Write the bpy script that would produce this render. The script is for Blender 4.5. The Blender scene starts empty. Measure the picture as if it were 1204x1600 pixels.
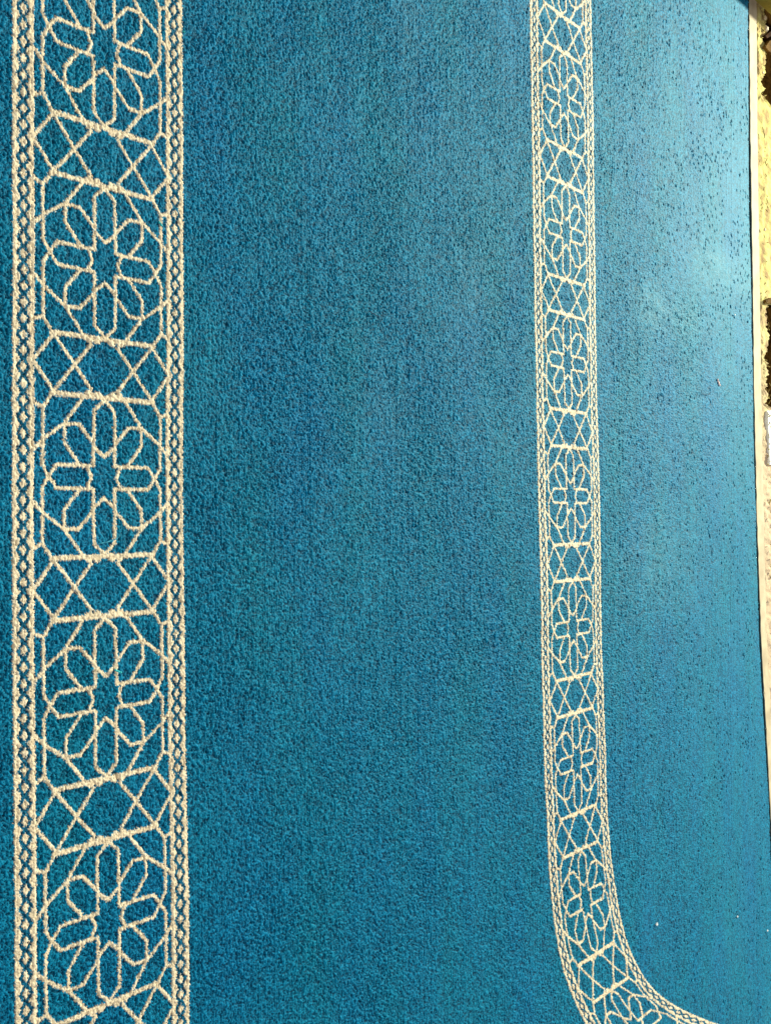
import bpy, math, random
import numpy as np
from mathutils import Matrix, Vector

# ------------------------------------------------------------------ camera
H = 1.0                      # camera height above the carpet (m)
FPX, HOR = 1706.0, 1378.0    # focal length and horizon offset in photo pixels
TH = math.atan2(HOR, FPX)
CT, ST = math.cos(TH), math.sin(TH)
KD = H*FPX/CT**2/1000.0*1000.0
scene = bpy.context.scene
cam_d = bpy.data.cameras.new('camera'); cam = bpy.data.objects.new('camera', cam_d)
scene.collection.objects.link(cam)
up = Vector((0, ST, CT)); right = Vector((1, 0, 0)); back = Vector((0, -CT, ST))
cols = (up, -right, back)      # the phone is held turned by a quarter turn
M = Matrix([[c[i] for c in cols] + [0] for i in range(3)] + [[0, 0, 0, 1]])
cam.matrix_world = Matrix.Translation((0, 0, H)) @ M
cam_d.sensor_fit = 'VERTICAL'; cam_d.sensor_height = 36
cam_d.lens = FPX*36/1600
cam_d.clip_start = 0.02; cam_d.clip_end = 100
scene.camera = cam

# ------------------------------------------------------------------ light
world = bpy.data.worlds.new('World'); scene.world = world; world.use_nodes = True
bg = world.node_tree.nodes['Background']
bg.inputs[0].default_value = (0.90, 0.97, 1.0, 1); bg.inputs[1].default_value = 0.74

def area(name, loc, target, size, power, color):
    d = bpy.data.lights.new(name, 'AREA'); d.shape = 'DISK'; d.size = size
    d.energy = power; d.color = color
    o = bpy.data.objects.new(name, d); scene.collection.objects.link(o)
    o.location = loc
    o.rotation_euler = (Vector(target)-Vector(loc)).to_track_quat('-Z', 'Y').to_euler()
    return o
area('far_side_lamp', (-1.9, 6.2, 2.3), (-0.2, 2.2, 0), 0.46, 640, (0.95, 1.0, 0.80))  # unseen disk lamp, added to stand in for daylight from the far side

vs = scene.view_settings
vs.view_transform = 'Standard'; vs.look = 'None'; vs.exposure = 0; vs.gamma = 1
scene.render.engine = 'CYCLES'

# ------------------------------------------------------------------ helpers
def plane(px, py, z=0.0):
    """photo pixel -> point on the horizontal plane at height z"""
    v = (602.0+HOR) - px
    h = H - z
    t = h*FPX/(CT*v)
    return ((py-800.0)*t/FPX, h*FPX/(CT*CT*v) - h*math.tan(TH))
rng = np.random.default_rng(7)
random.seed(5)
COL = scene.collection

def nnew(nt, t, **kw):
    n = nt.nodes.new(t)
    for k, v in kw.items(): setattr(n, k, v)
    return n
def mat(name, c1, c2=None, scale=40, rough=0.8, bump=0.0, bscale=200, detail=6, spec=0.3, sheen=0.0):
    m = bpy.data.materials.new(name); m.use_nodes = True
    nt = m.node_tree; b = nt.nodes['Principled BSDF']
    b.inputs['Roughness'].default_value = rough
    b.inputs['Specular IOR Level'].default_value = spec
    b.inputs['Sheen Weight'].default_value = sheen
    tc = nnew(nt, 'ShaderNodeTexCoord')
    no = nnew(nt, 'ShaderNodeTexNoise'); no.inputs['Scale'].default_value = scale; no.inputs['Detail'].default_value = detail
    nt.links.new(tc.outputs['Object'], no.inputs['Vector'])
    mx = nnew(nt, 'ShaderNodeMix', data_type='RGBA')
    mr = nnew(nt, 'ShaderNodeMapRange'); mr.inputs[1].default_value = .35; mr.inputs[2].default_value = .65
    nt.links.new(no.outputs[0], mr.inputs[0]); nt.links.new(mr.outputs[0], mx.inputs[0])
    mx.inputs[6].default_value = (*c1, 1); mx.inputs[7].default_value = (*(c2 or c1), 1)
    nt.links.new(mx.outputs[2], b.inputs['Base Color'])
    if bump:
        n2 = nnew(nt, 'ShaderNodeTexNoise'); n2.inputs['Scale'].default_value = bscale; n2.inputs['Detail'].default_value = 5
        nt.links.new(tc.outputs['Object'], n2.inputs['Vector'])
        bp = nnew(nt, 'ShaderNodeBump'); bp.inputs['Strength'].default_value = bump; bp.inputs['Distance'].default_value = 0.002
        nt.links.new(n2.outputs[0], bp.inputs['Height']); nt.links.new(bp.outputs[0], b.inputs['Normal'])
    return m

def link(name, me, m=None, parent=None):
    o = bpy.data.objects.new(name, me); COL.objects.link(o)
    if m: me.materials.append(m)
    if parent: o.parent = parent
    return o
def meshobj(name, verts, faces, m=None, parent=None, smooth=False):
    me = bpy.data.meshes.new(name); me.from_pydata([tuple(map(float, v)) for v in verts], [], faces); me.update()
    if smooth: me.polygons.foreach_set('use_smooth', [True]*len(me.polygons))
    return link(name, me, m, parent)
def tag(o, label=None, cat=None, group=None, kind=None):
    if label: o['label'] = label
    if cat: o['category'] = cat
    if group: o['group'] = group
    if kind: o['kind'] = kind
    return o
def hs(x, seed=0.0):
    a = np.sin(x*12.9898+seed*78.233)*43758.5453
    return a-np.floor(a)
def vnoise(x, y, seed=0):
    """smooth value noise, numpy"""
    xi, yi = np.floor(x), np.floor(y); fx, fy = x-xi, y-yi
    fx = fx*fx*(3-2*fx); fy = fy*fy*(3-2*fy)
    def r(a, b):
        q = np.sin(a*127.1+b*311.7+seed*17.3)*43758.5453
        return q-np.floor(q)
    return (r(xi, yi)*(1-fx)+r(xi+1, yi)*fx)*(1-fy)+(r(xi, yi+1)*(1-fx)+r(xi+1, yi+1)*fx)*fy
def gridmesh(name, P, keep, attrs, m, parent=None, smooth=False):
    """P: (ny,nx,3) vertices, keep: (ny-1,nx-1) bool faces, attrs: dict name->(ny,nx)"""
    ny, nx = P.shape[:2]
    idx = np.arange(ny*nx).reshape(ny, nx)
    q = np.stack([idx[:-1, :-1], idx[:-1, 1:], idx[1:, 1:], idx[1:, :-1]], -1)[keep]
    used = np.zeros(ny*nx, bool); used[q.ravel()] = True
    remap = np.cumsum(used)-1
    q = remap[q].astype(np.int32)
    V = P.reshape(-1, 3)[used].astype(np.float32)
    me = bpy.data.meshes.new(name)
    me.vertices.add(len(V)); me.vertices.foreach_set('co', V.ravel())
    me.loops.add(q.size); me.loops.foreach_set('vertex_index', q.ravel())
    me.polygons.add(len(q)); me.polygons.foreach_set('loop_start', np.arange(0, q.size, 4, dtype=np.int32))
    if smooth: me.polygons.foreach_set('use_smooth', np.ones(len(q), bool))
    for k, a in attrs.items():
        at = me.attributes.new(k, 'FLOAT', 'POINT')
        at.data.foreach_set('value', a.ravel()[used].astype(np.float32))
    me.update(calc_edges=True)
    return link(name, me, m, parent)
def tube(name, pts, r, m, parent=None, seg=6, taper=True):
    vs_, fs = [], []
    n = len(pts)
    for i, p in enumerate(pts):
        p = Vector(p); d = (Vector(pts[min(i+1, n-1)])-Vector(pts[max(i-1, 0)])).normalized()
        a = d.orthogonal().normalized(); b = d.cross(a)
        rr = r*(0.45 if taper and i in (0, n-1) else 1)
        for k in range(seg):
            t = 2*math.pi*k/seg
            vs_.append(p+(a*math.cos(t)+b*math.sin(t))*rr)
    for i in range(n-1):
        for k in range(seg):
            fs.append((i*seg+k, i*seg+(k+1) % seg, (i+1)*seg+(k+1) % seg, (i+1)*seg+k))
    fs.append(tuple(range(seg))[::-1]); fs.append(tuple((n-1)*seg+k for k in range(seg)))
    return meshobj(name, vs_, fs, m, parent, True)

# ------------------------------------------------------------------ carpet yarn material
def yarn_material():
    m = bpy.data.materials.new('carpet_yarn'); m.use_nodes = True
    nt = m.node_tree; L = nt.links; b = nt.nodes['Principled BSDF']
    b.inputs['Roughness'].default_value = 0.74
    b.inputs['Specular Tint'].default_value = (0.12, 0.85, 1.0, 1)
    b.inputs['IOR'].default_value = 1.37
    b.inputs['Specular IOR Level'].default_value = 0.5
    b.inputs['Sheen Weight'].default_value = 0.28
    b.inputs['Sheen Roughness'].default_value = 0.24
    b.inputs['Sheen Tint'].default_value = (0.45, 0.95, 1.0, 1)
    def attr(n):
        a = nnew(nt, 'ShaderNodeAttribute'); a.attribute_name = n; return a.outputs['Fac']
    def mix(f, a, c):
        x = nnew(nt, 'ShaderNodeMix', data_type='RGBA')
        L.new(f, x.inputs[0])
        for s, v in ((6, a), (7, c)):
            if isinstance(v, tuple): x.inputs[s].default_value = (*v, 1)
            else: L.new(v, x.inputs[s])
        return x.outputs[2]
    geo = nnew(nt, 'ShaderNodeNewGeometry')
    def noise(sc, det, lo, hi, st=(1, 1, 1)):
        mp = nnew(nt, 'ShaderNodeMapping'); mp.inputs['Scale'].default_value = st
        L.new(geo.outputs['Position'], mp.inputs[0])
        n = nnew(nt, 'ShaderNodeTexNoise'); n.inputs['Scale'].default_value = sc; n.inputs['Detail'].default_value = det
        L.new(mp.outputs[0], n.inputs['Vector'])
        r = nnew(nt, 'ShaderNodeMapRange'); r.inputs[1].default_value = lo; r.inputs[2].default_value = hi
        L.new(n.outputs[0], r.inputs[0]); return r.outputs[0]
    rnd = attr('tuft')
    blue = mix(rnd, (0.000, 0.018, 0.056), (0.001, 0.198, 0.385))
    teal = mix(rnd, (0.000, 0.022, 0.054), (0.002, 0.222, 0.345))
    ground = mix(noise(5, 6, .3, .7, (.6, 1.6, 1)), blue, teal)
    cream = mix(rnd, (0.60, 0.43, 0.26), (0.97, 0.76, 0.51))
    navy = mix(rnd, (0.003, 0.026, 0.056), (0.006, 0.140, 0.250))
    c = mix(attr('cream'), ground, cream)
    c = mix(attr('navy'), c, navy)
    dn = mix(noise(60, 5, .40, .70), (0.10, 0.28, 0.33), (0.30, 0.48, 0.50))
    dm = nnew(nt, 'ShaderNodeMath', operation='MULTIPLY'); dm.inputs[1].default_value = .75
    L.new(attr('smudge'), dm.inputs[0])
    c = mix(dm.outputs[0], c, dn)
    L.new(c, b.inputs['Base Color'])
    return m
YARN = yarn_material()

# ------------------------------------------------------------------ carpet layout (traced lines put back on the floor plane)
EDGE_PX = [(1164, -420), (1166, -200), (1168, 0), (1170, 200), (1173, 400), (1176, 600), (1180, 800), (1187, 1000), (1198, 1200), (1206, 1360), (1218, 1560), (1232, 1800)]
E = np.array([plane(*p) for p in EDGE_PX])
def edge_y(x):
    return np.interp(x, E[:, 0], E[:, 1])
near_in = np.array([plane(285, 0), plane(287.5, 700), plane(290, 1000), plane(297, 1550)])
near_out = np.array([plane(20, 0), plane(20, 740), plane(22, 1000), plane(25, 1600)])
WB = 0.2276                                   # width of the patterned band (m)
PER = 0.2423                                  # one repeat of the pattern (m)
# far band: traced outer and inner outlines as functions of x (the pattern is sheared, not turned, where it bends)
O_px = [(820, -420), (828, 0), (833, 300), (838, 600), (843, 850), (848, 1100), (852, 1250), (855.4, 1317), (860.4, 1377.5), (867, 1438), (875.5, 1498), (889, 1545), (907, 1585.6), (914, 1600), (938, 1650), (985, 1730)]
I_px = [(917, -420), (924, 0), (929, 300), (933, 600), (938, 850), (943, 1100), (947.6, 1250), (952.7, 1317), (961, 1384), (971, 1444.6), (988, 1498), (1015, 1542), (1048, 1569), (1088.6, 1589), (1119, 1600), (1200, 1625)]
def catmull(P, n=24):
    P = np.asarray(P, float); out = []
    Q = np.vstack([2*P[0]-P[1], P, 2*P[-1]-P[-2]])
    for i in range(1, len(Q)-2):
        p0, p1, p2, p3 = Q[i-1:i+3]
        for t in np.linspace(0, 1, n, endpoint=False):
            out.append(.5*((2*p1)+(-p0+p2)*t+(2*p0-5*p1+4*p2-p3)*t*t+(-p0+3*p1-3*p2+p3)*t**3))
    out.append(P[-1]); return np.array(out)
def smoothline(pts):
    P = np.array([plane(*p) for p in pts]); gx_ = np.linspace(P[0, 0], P[-1, 0], 1200)
    y = np.interp(gx_, P[:, 0], P[:, 1]); k = np.hanning(61); k /= k.sum()
    yp = np.concatenate([2*y[0]-y[30:0:-1], y, 2*y[-1]-y[-2:-32:-1]])
    return gx_, np.convolve(yp, k, 'valid')
FO, FI = smoothline(O_px), smoothline(I_px)
fpx = [(880, 157, 1), (882, 362, 2), (886, 565, 3), (889, 775, 4), (893, 982, 5), (899, 1190, 6), (905, 1329, 6.636), (911, 1408, 7), (928, 1493, 7.364), (953, 1548, 7.636)]
fL = [plane(a, b)[0] for a, b, c in fpx]; fn = [c for a, b, c in fpx]
fL = [fL[0]-PER*6]+fL+[fL[-1]+.33*4]; fn = [-5]+fn+[11.636]
# near band
nL = [plane(155, y)[0] for y in (244, 409, 574, 746, 916, 1092, 1268, 1446, 1624)]
nn = [.5+.5*i for i in range(9)]
nL = [nL[0]-PER*4]+nL+[nL[-1]+PER*4]; nn = [-3.5]+nn+[8.5]

# ---- one repeat of the star design: segments (u across from centre, q along from medallion centre)
def quad():
    s = []
    def pl(pts, t=.0039):
        for a, b in zip(pts[:-1], pts[1:]): s.append((a, b, t))
    pl([(0, .355), (.060, .305), (.062, .142), (0, .094)])            # long petal
    pl([(.062, .15), (.062, .054), (.100, .052), (.268, .052), (.312, 0)])   # star arm + cross petal
    pl([(.100, .052), (.073, 0)])
    pl([(.064, .155), (.145, .235), (.226, .235), (.226, .150), (.140, .055)])   # diagonal petal
    pl([(.122, .36), (.226, .238), (.344, .160), (.397, .112)])       # octagon corner
    pl([(.312, 0), (.346, .050), (.346, .298), (.295, .364)])         # inner rail
    pl([(.346, .298), (.398, .318)])
    pl([(.300, .364), (.0, .364)], .0054)                             # cross bar
    pl([(.288, .372), (.172, .5), (.056, .628)])                      # lattice
    pl([(.288, .372), (.398, .5)])
    pl([(.040, .372), (.095, .372)], .009)
    return s
QS = quad()
def seg_mask(u, q):
    """distance test in metres; u in band widths, q in repeats"""
    q = np.abs(q-np.round(q)); u = np.abs(u)
    X = u*WB; Y = q*PER
    m = np.zeros(u.shape, bool)
    for (a, b, t) in QS:
        for fl in ((0, 1) if max(a[1], b[1]) > .5 else (0,)):
            ay, by = (1-a[1], 1-b[1]) if fl else (a[1], b[1])
            ax, bx = a[0], b[0]
            # mirrored twin across the axis as well (lines that cross u=0)
            A = (ax*WB, ay*PER); B = (bx*WB, by*PER)
            dx, dy = B[0]-A[0], B[1]-A[1]; l2 = dx*dx+dy*dy
            t_ = np.clip(((X-A[0])*dx+(Y-A[1])*dy)/l2, 0, 1)
            m |= (X-A[0]-t_*dx)**2+(Y-A[1]-t_*dy)**2 < (t*.5)**2
    dot = (X-.068*WB)**2+(Y-.386*PER)**2 < .0016**2
    return m & ~dot
def guard(g, n):
    """g 0..1 across the narrow chain stripe (0 = outside), n = phase"""
    t = (n*14) % 1.0
    tt = np.abs(t-.5)*2                       # 0 at flower centre, 1 between flowers
    gg = np.abs(g-.5)
    flower = (gg/.185+tt/.74) < 1
    return (gg < .34-.21*tt) & ~flower

# ---- sampling grid
def axis(a, b, pts, sp):
    out = [a]
    while out[-1] < b: out.append(out[-1]+float(np.interp(out[-1], pts, sp)))
    return np.array(out)
X = axis(-2.0, 2.0, [-2, -1.45, -1.3, -.9, .9, 1.3, 1.45, 2], [.008, .007, .0020, .0012, .0012, .0020, .007, .008])
Yv = axis(.25, 2.98, [.25, .55, .60, 1.1, 1.6, 2.2, 2.98], [.005, .0045, .00105, .00120, .0017, .0025, .0026])
nx, ny = len(X), len(Yv)
sx = np.gradient(X); sy = np.gradient(Yv)
GX, GY = np.meshgrid(X, Yv)
J = rng.uniform(-.38, .38, (2, ny, nx))
PX = GX+J[0]*sx[None, :]; PY = GY+J[1]*sy[:, None]
print('carpet verts', nx*ny)
# yarn drift makes the traced lines ragged
qx = PX+rng.normal(0, .0005, PX.shape); qy = PY+rng.normal(0, .0005, PX.shape)
zone = np.zeros((ny, nx), np.int8)           # 0 field, 1 near band, 2 far band
wv = np.full((ny, nx), -1.0); nvv = np.zeros((ny, nx))
yo = np.interp(qx, near_out[:, 0], near_out[:, 1]); yi = np.interp(qx, near_in[:, 0], near_in[:, 1])
w = (qy-yo)/(yi-yo); sel = (w >= -.05) & (w <= 1.05)
wv[sel] = w[sel]; nvv[sel] = np.interp(qx[sel], nL, nn); zone[sel] = 1
fo = np.interp(qx, *FO); fi = np.interp(qx, *FI)
w = (qy-fo)/(fi-fo); sel = (w >= -.05) & (w <= 1.05) & (qy > 1.4)
wv[sel] = w[sel]; nvv[sel] = np.interp(qx[sel], fL, fn); zone[sel] = 2
inb = (wv >= 0) & (wv <= 1)
cream = np.zeros((ny, nx)); navy = np.zeros((ny, nx))
u = wv-.505
G0 = .112
gl = inb & (wv < G0); gr = inb & (wv > 1-G0)
mid = inb & ~gl & ~gr
cm = np.zeros((ny, nx), bool); cm[mid] = seg_mask(u[mid], nvv[mid])
cm[gl | gr] = True
nm = np.zeros((ny, nx), bool)
nm[gl] = guard(wv[gl]/G0, nvv[gl]); nm[gr] = guard((1-wv[gr])/G0, nvv[gr])
cream[cm & ~nm] = 1; navy[nm] = 1
# ---- pile height
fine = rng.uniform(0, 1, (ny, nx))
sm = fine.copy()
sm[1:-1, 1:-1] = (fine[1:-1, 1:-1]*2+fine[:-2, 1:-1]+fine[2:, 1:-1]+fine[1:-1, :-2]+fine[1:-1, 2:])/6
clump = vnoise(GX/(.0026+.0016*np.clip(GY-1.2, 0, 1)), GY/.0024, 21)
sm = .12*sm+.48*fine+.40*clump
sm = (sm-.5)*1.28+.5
rowj = rng.normal(0, 1, (ny, 1))*np.clip(vnoise(GX*9+hs(np.round(GY*700))*50, np.round(GY*700)*1.0, 3)*2.2-.6, 0, 1.4)
amp = .0017*np.clip(.75+.5*vnoise(GX*9, GY*9, 1), .6, 1.3)
calm = vnoise(GX*5, GY*4, 8)                    # trodden, smoother patches further out
far_f = np.clip((GY-1.9)/.7, 0, 1)
amp *= 1-.50*far_f-.38*far_f*calm
Z = (sm-1)*amp*1.9*np.where(inb & (cream > 0), .6, 1.0)
Z += .00030*np.cos(2*np.pi*(GY+.0006*vnoise(GX*6, GY*3, 2))/.0042)*np.clip((1.75-GY)/.2, 0, 1)*np.clip((GY-.8)/.2, .25, 1)*(.4+.9*vnoise(GX*7, GY*40, 31))+rowj*.00022
Z += (vnoise(GX*4, GY*4, 4)-.5)*.004+(vnoise(GX*11, GY*13, 5)-.5)*.0016+(vnoise(GX*45, GY*45, 6)-.5)*.0009
for (px0, py0, px1, py1, h_, w_) in [(300, 130, 560, 60, .0011, .009), (500, 330, 560, 520, .0009, .010), (560, 690, 800, 560, .0009, .012), (640, 900, 820, 1010, .0010, .012), (300, 1010, 480, 1120, .0010, .010), (1000, 468, 1070, 500, .0018, .02), (1090, 400, 1165, 425, .0018, .025)]:
    a0 = np.array(plane(px0, py0)); a1_ = np.array(plane(px1, py1)); dv = a1_-a0; l2 = (dv**2).sum()
    tt_ = np.clip(((PX-a0[0])*dv[0]+(PY-a0[1])*dv[1])/l2, 0, 1)
    dist = ((PX-a0[0]-tt_*dv[0]-.012*np.sin(tt_*5)*dv[1])**2+(PY-a0[1]-tt_*dv[1]+.012*np.sin(tt_*5)*dv[0])**2)
    Z += h_*np.exp(-dist/w_**2)*np.sin(np.pi*np.clip(tt_, .02, .98))
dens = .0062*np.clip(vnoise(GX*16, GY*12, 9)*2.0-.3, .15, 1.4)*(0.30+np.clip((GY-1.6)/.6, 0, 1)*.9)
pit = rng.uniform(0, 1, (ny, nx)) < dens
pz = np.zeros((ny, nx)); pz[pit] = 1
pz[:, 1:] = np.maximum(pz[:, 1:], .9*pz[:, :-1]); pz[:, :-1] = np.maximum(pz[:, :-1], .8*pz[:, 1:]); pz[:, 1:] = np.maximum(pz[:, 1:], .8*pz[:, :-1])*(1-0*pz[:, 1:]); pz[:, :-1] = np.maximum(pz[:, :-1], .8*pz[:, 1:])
Z -= pz*(.0026+.0018*far_f)
tuft = np.clip(.48+(sm-.5)*(1.6-.7*far_f)+rng.normal(0, .16, (ny, nx)), 0, 1)*(1-.95*pz)  # pits darkened in colour: darker yarn roots plus painted-in shade
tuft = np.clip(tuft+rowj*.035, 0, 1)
smudge = np.zeros((ny, nx))  # soft pale smudges mixed into the yarn colour
for (a, b, ra, rb, k) in [(1026, 484, .045, .10, .36), (1058, 494, .035, .13, .28), (1136, 428, .04, .14, .45), (1110, 415, .05, .10, .25), (600, 640, .05, .05, .10), (740, 420, .10, .06, .12), (1020, 880, .12, .2, .15), (640, 30, .1, .03, .12)]:
    cx_, cy_ = plane(a, b)
    dd = ((PX-cx_)/ra)**2+((PY-cy_)/rb)**2
    smudge = np.maximum(smudge, k*np.exp(-dd)*(.6+.8*vnoise(PX*30, PY*9, a)))
smudge = np.clip(smudge, 0, 1)*(1-pz)
# rare bright fluff
fl = rng.uniform(0, 1, (ny, nx)) < .0008
Z[fl] += .0022; tuft[fl] = 1
ey = edge_y(PX)
over = PY-ey
Z -= np.clip(over+.008, 0, .02)**2*40          # rolls down at the cut edge
P = np.stack([PX, PY, Z], -1)
fc = lambda a: a[:-1, :-1]
keep = fc(over) < .0
wq = fc(wv)
inbq = (wq >= 0) & (wq <= 1) & keep
zq = fc(zone)
root = bpy.data.objects.new('carpet', None); COL.objects.link(root)
tag(root, 'blue and teal cut pile carpet with two cream star patterned bands', 'carpet')
AT = {'cream': cream, 'navy': navy, 'tuft': tuft, 'smudge': smudge}
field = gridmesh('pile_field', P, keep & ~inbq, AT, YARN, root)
for z, lab in ((1, 'wide cream star lattice band nearest the viewer'), (2, 'narrower looking cream star lattice band that curves away at the bottom')):
    mq = inbq & (zq == z)
    bandm = gridmesh('patterned_band', P, mq & (wq >= G0) & (wq <= 1-G0), AT, YARN, root)
    bandm['label'] = lab
    gridmesh('chain_stripe', P, mq & (wq < G0), AT, YARN, bandm)
    gridmesh('chain_stripe', P, mq & (wq > 1-G0), AT, YARN, bandm)
# backing and edge binding
BACK = mat('jute_backing', (.02, .03, .035), (.04, .05, .055), 300, .95)
DARKT = mat('dark_binding', (.002, .012, .016), (.004, .024, .032), 500, .9, .5, 900)
ex = np.linspace(-2.0, 1.9, 240); eyv = edge_y(ex)
vv, ff = [], []
for x, y in zip(ex, eyv): vv += [(x, .25, -.0125), (x, y-.002, -.0125), (x, y-.002, -.0085), (x, .25, -.0085)]
for i in range(len(ex)-1):
    a = 4*i; b_ = a+4
    for k in range(4): ff.append((a+k, a+(k+1) % 4, b_+(k+1) % 4, b_+k))
meshobj('backing', vv, ff, BACK, root)
pts = [(x, y+.002+random.uniform(-.0009, .0009), -.0040+random.uniform(-.0008, .0008)) for x, y in zip(ex, eyv)]
tube('edge_binding', pts, .0058, DARKT, root, 8, False)

# ------------------------------------------------------------------ the floor and what lies past the carpet
FLOOR = mat('grey_floor', (.12, .11, .09), (.18, .16, .13), 30, .9, .4)
fx_ = np.linspace(-3, 3, 80); fy_ = edge_y(fx_)+.05
o = meshobj('floor', [(x, -.5, -.016) for x in fx_]+[(x, y, -.016) for x, y in zip(fx_, fy_)], [(i, i+1, 81+i, 80+i) for i in range(79)], FLOOR); tag(o, kind='structure')

# pale threshold strip
STRIP = mat('pale_stone', (.42, .32, .21), (.56, .45, .30), 22, .7, .25, 160, spec=.1)
S0 = [(1170.5, -420), (1171, 0), (1172.5, 200), (1175.5, 400), (1178.5, 600), (1182.5, 800), (1187.5, 1000), (1198.5, 1200), (1207, 1360), (1219, 1560), (1233, 1800)]
s_in = np.array([plane(*p) for p in S0])
ssx = np.linspace(-2.0, 1.9, 300)
yin = np.interp(ssx, s_in[:, 0], s_in[:, 1])+.006
WS = .060
prof = [(0, -.0158), (0, -.0095), (.0025, -.0068), (.006, -.006), (WS-.006, -.006), (WS-.002, -.0072), (WS, -.009), (WS, -.0158)]
vv, ff = [], []
for x, y in zip(ssx, yin):
    wob = (vnoise(np.array([x*60.]), np.array([1.]), 2)[0]-.5)*.0012
    for (a, z) in prof: vv.append((x, y+a+wob*(1 if a < .01 else -1), z))
npf = len(prof)
for i in range(len(ssx)-1):
    for k in range(npf-1): ff.append((i*npf+k, (i+1)*npf+k, (i+1)*npf+k+1, i*npf+k+1))
strip = meshobj('threshold_strip', vv, ff, STRIP, None, False)
tag(strip, 'long pale cream stone strip running along the carpet edge', 'threshold strip')
def in_y(x): return np.interp(x, ssx, yin)+WS

# rough ledge of mortar with a broken outer edge, above a lower sandy bed
LEDGE = mat('rough_mortar', (.34, .22, .10), (.66, .58, .20), 34, .9, .8, 260, spec=.05)
_nt = LEDGE.node_tree; _g = nnew(_nt, 'ShaderNodeNewGeometry'); _s = nnew(_nt, 'ShaderNodeSeparateXYZ'); _nt.links.new(_g.outputs['Position'], _s.inputs[0])
_r = nnew(_nt, 'ShaderNodeMapRange'); _r.inputs[1].default_value = -.62; _r.inputs[2].default_value = -.12; _nt.links.new(_s.outputs[0], _r.inputs[0])
_m = nnew(_nt, 'ShaderNodeMix', data_type='RGBA'); _b = _nt.nodes['Principled BSDF']
_old = _b.inputs['Base Color'].links[0].from_socket
_nn = nnew(_nt, 'ShaderNodeTexNoise'); _nn.inputs['Scale'].default_value = 45; _nn.inputs['Detail'].default_value = 8
_m2 = nnew(_nt, 'ShaderNodeMix', data_type='RGBA'); _m2.inputs[6].default_value = (.42, .27, .17, 1); _m2.inputs[7].default_value = (.64, .50, .34, 1)
_nt.links.new(_g.outputs['Position'], _nn.inputs['Vector']); _nt.links.new(_nn.outputs[0], _m2.inputs[0])
_nt.links.new(_r.outputs[0], _m.inputs[0]); _nt.links.new(_old, _m.inputs[6]); _nt.links.new(_m2.outputs[2], _m.inputs[7]); _nt.links.new(_m.outputs[2], _b.inputs['Base Color'])
lx = np.arange(-1.95, 1.85, .0030); lt = np.linspace(0, 1, 40)
LXg, LTg = np.meshgrid(lx, lt)
a1 = np.array([plane(1190, yy)[0] for yy in (-100, 40, 62, 100, 112, 150, 158, 440, 470, 500, 560, 632, 640, 900, 1600)])
outw = np.array([.10, .060, .052, .050, .042, .040, .35, .35, .055, .045, .037, .040, .35, .35, .35])
ow = np.interp(lx, a1, outw)+(vnoise(lx*70, lx*0, 3)-.5)*.034+(vnoise(lx*190, lx*0, 5)-.5)*.018+(vnoise(lx*420, lx*0, 8)-.5)*.014
by = in_y(LXg)-.001+LTg*ow[None, :]
bz = -.0075+np.clip(LTg*25, 0, 1)*.001+np.clip(LTg*25, .15, 1)*(vnoise(LXg*120, by*80, 6)-.5)*.006+(vnoise(LXg*40, by*30, 7)-.5)*.004*np.clip(LTg*25, 0, 1)+(vnoise(LXg*300, by*200, 2)-.5)*.0022*np.clip(LTg*25, 0, 1)
bz -= np.clip(LTg-.93, 0, 1)/.07*.028
ledge = gridmesh('rough_ledge', np.stack([LXg, by, bz], -1), np.ones((len(lt)-1, len(lx)-1), bool), {}, LEDGE)
tag(ledge, kind='structure')
SOIL = mat('dark_soil', (.008, .0035, .0012), (.030, .014, .003), 60, .95, .8, 200, spec=.0)
gx = np.linspace(-3, 3, 400); gy = np.linspace(2.75, 4.2, 120)
Gx, Gy = np.meshgrid(gx, gy)
Gz = -.034+(vnoise(Gx*30, Gy*30, 12)-.5)*.014+(vnoise(Gx*80, Gy*80, 13)-.5)*.005
soil = gridmesh('ground', np.stack([Gx, Gy, Gz], -1), np.ones((119, 399), bool), {}, SOIL)
tag(soil, kind='structure')

def slab(name, outline, z0, z1, m, parent=None, jag=0.0, bev=.0015):
    pts = []
    n = len(outline)
    for i in range(n):
        a, b = outline[i], outline[(i+1) % n]
        k = max(1, int(math.hypot(b[0]-a[0], b[1]-a[1])/.006)) if jag else 1
        for j in range(k):
            t = j/k
            pts.append((a[0]+(b[0]-a[0])*t+random.uniform(-jag, jag), a[1]+(b[1]-a[1])*t+random.uniform(-jag, jag)))
    cx = sum(p[0] for p in pts)/len(pts); cy = sum(p[1] for p in pts)/len(pts)
    n = len(pts); vs_ = []
    for (s, z) in ((1, z0), (1, z1-bev), (1-bev*25, z1)):
        vs_ += [(cx+(x-cx)*s, cy+(y-cy)*s, z+(random.uniform(-.0006, .0006) if s < 1 else 0)) for x, y in pts]
    vs_.append((cx, cy, z1+.0006))
    fs = []
    for r in range(2):
        for i in range(n): fs.append((r*n+i, r*n+(i+1) % n, (r+1)*n+(i+1) % n, (r+1)*n+i))
    for i in range(n): fs.append((2*n+i, 2*n+(i+1) % n, 3*n))
    fs.append(tuple(range(n))[::-1])
    return meshobj(name, vs_, fs, m, parent)
def ppx(pts, z): return [plane(x, y, z) for x, y in pts]
WHITE = mat('white_stone', (.88, .86, .78), (.93, .91, .84), 20, .5, .2)
o = slab('white_tile', ppx([(1198.5, 642), (1216, 642), (1218, 726), (1202, 726)], .0), -.02, .0, WHITE, None, .0006)
tag(o, 'bright white smooth tile lying past the pale strip between two joints', 'tile')
LEAF = mat('brown_leaf', (.07, .030, .006), (.14, .07, .012), 50, .8, .4, 150, spec=.03)
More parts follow.
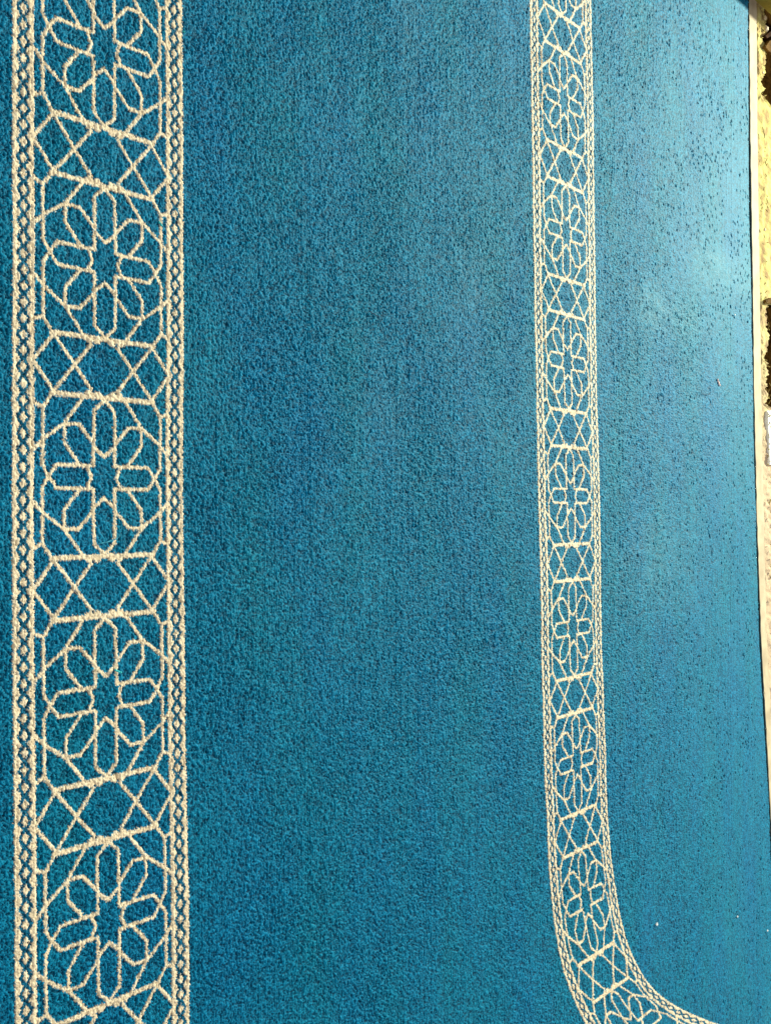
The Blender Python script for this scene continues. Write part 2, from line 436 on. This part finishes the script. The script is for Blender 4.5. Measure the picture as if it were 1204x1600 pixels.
LEAFD = mat('dark_leaf', (.020, .008, .003), (.05, .020, .006), 60, .9, .4, 150, spec=.03)
o = slab('dead_leaf', ppx([(1194.5, 73), (1202, 63), (1212, 60), (1222, 72), (1214, 88), (1203, 82)], .004), -.004, .004, LEAF, None, .0006)
tag(o, 'rust brown diamond shaped dead leaf near the top right corner', 'dead leaf', 'dead leaves past the strip')
o = slab('dead_leaf', ppx([(1195, 56), (1204, 49), (1213, 46), (1206, 55), (1198, 60)], .004), -.004, .003, LEAFD, None, .0006)
tag(o, 'small dark curled leaf just above the rust brown diamond leaf', 'dead leaf', 'dead leaves past the strip')
o = slab('dead_leaf', ppx([(1196, 469), (1204, 465), (1216, 466), (1210, 474), (1197, 474)], .004), -.004, .003, LEAF, None, .0006)
tag(o, 'brown leaf scrap at the head of the row of dark hollows', 'dead leaf', 'dead leaves past the strip')
# pebbles in the ledge
PEB = mat('pebble', (.60, .45, .28), (.75, .62, .42), 60, .7, .3)
def pebble(name, x, y, z, r, m, sq=.6):
    bpy_v = []; fs = []; n, mm = 8, 5
    ph = random.random()*9
    for j in range(1, mm):
        for i in range(n):
            a = 2*math.pi*i/n; b = math.pi*j/mm
            rr = r*(1+.25*math.sin(3*a+ph+j))
            bpy_v.append((x+rr*math.sin(b)*math.cos(a), y+rr*math.sin(b)*math.sin(a), z+r*sq*math.cos(b)))
    bpy_v += [(x, y, z+r*sq), (x, y, z-r*sq)]
    for j in range(mm-2):
        for i in range(n): fs.append((j*n+i, (j+1)*n+i, (j+1)*n+(i+1) % n, j*n+(i+1) % n))
    t = len(bpy_v)-2
    for i in range(n): fs.append((t, i, (i+1) % n)); fs.append((t+1, (mm-2)*n+(i+1) % n, (mm-2)*n+i))
    return meshobj(name, bpy_v, fs, m)
gv = []
for (qx_, qy_, r, lab) in [(1196, 45, .008, 'brown pebble on the rough ledge just below the wooden rail'), (1194, 28, .006, 'small tan pebble in the shade of the wooden rail'),
                       (1190.5, 114, .004, 'tiny pebble on the rough ledge beside a dark hollow'), (1193, 359, .005, 'tan pebble on the yellow stretch of the ledge')]:
    x, y = plane(qx_, qy_); o = pebble('pebble', x, y, .001, r, PEB); tag(o, lab, 'pebble', 'pebbles on the rough ledge')
# loose straw and leaf litter in the hollows and on the ledge
vv, ff = [], []
for i in range(420):
    lx_ = random.uniform(-1.6, 1.5); ly_ = float(in_y(lx_))+abs(random.gauss(.03, .06))+.006; a = random.uniform(0, math.pi); l = random.uniform(.004, .016); w_ = random.uniform(.0006, .0016)
    zb = .002 if ly_-float(in_y(lx_)) < .035 else (-.028 if -1.3 < lx_ < -.2 else .0)
    c_, s_ = math.cos(a), math.sin(a); b0 = len(vv)
    for (u_, v_, z_) in ((-1, -1, 0), (1, -1, 0), (1, 1, 0), (-1, 1, 0), (-.6, 0, 1), (.6, 0, 1.3)):
        vv.append((lx_+u_*l/2*c_-v_*w_*s_, ly_+u_*l/2*s_+v_*w_*c_, zb+z_*.0014+u_*.0008))
    ff += [(b0, b0+1, b0+5, b0+4), (b0+1, b0+2, b0+5), (b0+2, b0+3, b0+4, b0+5), (b0+3, b0, b0+4), (b0+3, b0+2, b0+1, b0)]
STRAW = mat('straw_litter', (.16, .09, .03), (.52, .42, .14), 90, .9, .2, 300, spec=.05)
litter = meshobj('straw_litter', vv, ff, STRAW)
tag(litter, 'loose straw and leaf scraps scattered on the ground beyond the pale strip', 'litter', kind='stuff')
# wooden rail across the top right corner
WOOD = mat('olive_wood', (.13, .085, .012), (.26, .19, .035), 14, .7, .4, 120, spec=.04)
A = Vector((*plane(1170, 0, .012), .044)); B = Vector((*plane(1206, 33, .012), .044))
d = (B-A).normalized(); A2 = A-d*1.0; B2 = B+d*.55
side = Vector((0, 0, 1)).cross(d).normalized()
if side.y < 0: side = -side
if side.x > 0: side = -side
vv, ff = [], []
n = 40; pr = [(0, -.022), (-.0, .018), (.004, .022), (.050, .022), (.054, .018), (.054, -.022)]
for i in range(n+1):
    c = A2.lerp(B2, i/n)
    for (a, z) in pr:
        vv.append(c+side*(a+random.uniform(-.0004, .0004))+Vector((0, 0, z+random.uniform(-.0003, .0003))))
k6 = len(pr)
for i in range(n):
    for k in range(k6): ff.append((i*k6+k, i*k6+(k+1) % k6, (i+1)*k6+(k+1) % k6, (i+1)*k6+k))
ff.append(tuple(range(k6))); ff.append(tuple(n*k6+k for k in range(k6))[::-1])
rail = meshobj('wooden_rail', vv, ff, WOOD); tag(rail, 'olive brown wooden rail lying across the strip at the top right corner', 'rail')

# ------------------------------------------------------------------ crumbs, lint and threads on the pile
CRUMB = mat('white_crumb', (.85, .82, .76), (.9, .88, .82), 300, .6)
PINK = mat('pale_fluff', (.80, .55, .50), (.85, .65, .58), 300, .8)
LINT = mat('turquoise_lint', (.02, .42, .45), (.06, .55, .55), 300, .8)
THR = mat('blue_thread', (.002, .03, .07), (.004, .06, .11), 300, .8)
THB = mat('light_blue_thread', (.03, .25, .36), (.05, .33, .42), 300, .8)
for (a, b, r, m, nm_, lab, cat) in [
    (1024, 1444, .0036, CRUMB, 'crumb', 'round white crumb on the teal pile inside the curve of the far band', 'crumb'),
    (1150, 1432, .0026, CRUMB, 'crumb', 'small pale crumb near the lower right edge of the carpet', 'crumb'),
    (1197, 1454, .0026, CRUMB, 'crumb', 'tiny pale crumb at the very right in the lower part', 'crumb'),
    (1146, 492, .0022, CRUMB, 'crumb', 'tiny white crumb close to the carpet edge in the upper half', 'crumb')]:
    x, y = plane(a, b); o = pebble(nm_, x, y, .0018, r, m, .7); tag(o, lab, cat, 'crumbs on the carpet')
def thread(nm_, px, r, m, lab, cat, grp=None):
    P_ = np.array([plane(*p) for p in px]); c = catmull(P_, 6)
    pts = [(x, y, .0013+.0008*math.sin(i*1.3)) for i, (x, y) in enumerate(c)]
    o = tube(nm_, pts, r, m); tag(o, lab, cat, grp)
g1 = 'loose threads on the carpet'
thread('loose_thread', [(575, 486), (583, 491), (592, 496)], .0009, THR, 'short dark thread on the blue field left of centre above', 'thread', g1)
thread('loose_thread', [(155, 849), (166, 847), (182, 841), (187, 836)], .0007, THB, 'curved light blue thread across a long petal of the near band', 'thread', g1)
thread('loose_thread', [(0, 694), (3, 692), (7, 691)], .0006, THB, 'light thread at the left edge outside the near band', 'thread', g1)
thread('loose_thread', [(322, 375), (328, 378), (331, 382)], .0006, THR, 'tiny dark thread just right of the near band', 'thread', g1)
thread('loose_thread', [(1093, 610), (1096, 615), (1104, 617), (1107, 614)], .0006, THR, 'dark hooked thread on the pale far pile', 'thread', g1)
thread('fluff', [(1119, 592), (1121, 598), (1123, 603)], .0020, PINK, 'pink white fluff sliver on the pale far pile', 'fluff')
g2 = 'turquoise lint on the near band'
thread('lint', [(246, 346), (250, 350), (252, 354)], .0013, LINT, 'bright turquoise lint fleck on the chain side of the near band near the top', 'lint', g2)
thread('lint', [(178, 1046), (184, 1049), (189, 1051)], .0011, LINT, 'turquoise lint fleck on a petal tip below the middle of the near band', 'lint', g2)
thread('lint', [(284, 49), (288, 51)], .0011, LINT, 'turquoise lint fleck just outside the near band at the top', 'lint', g2)
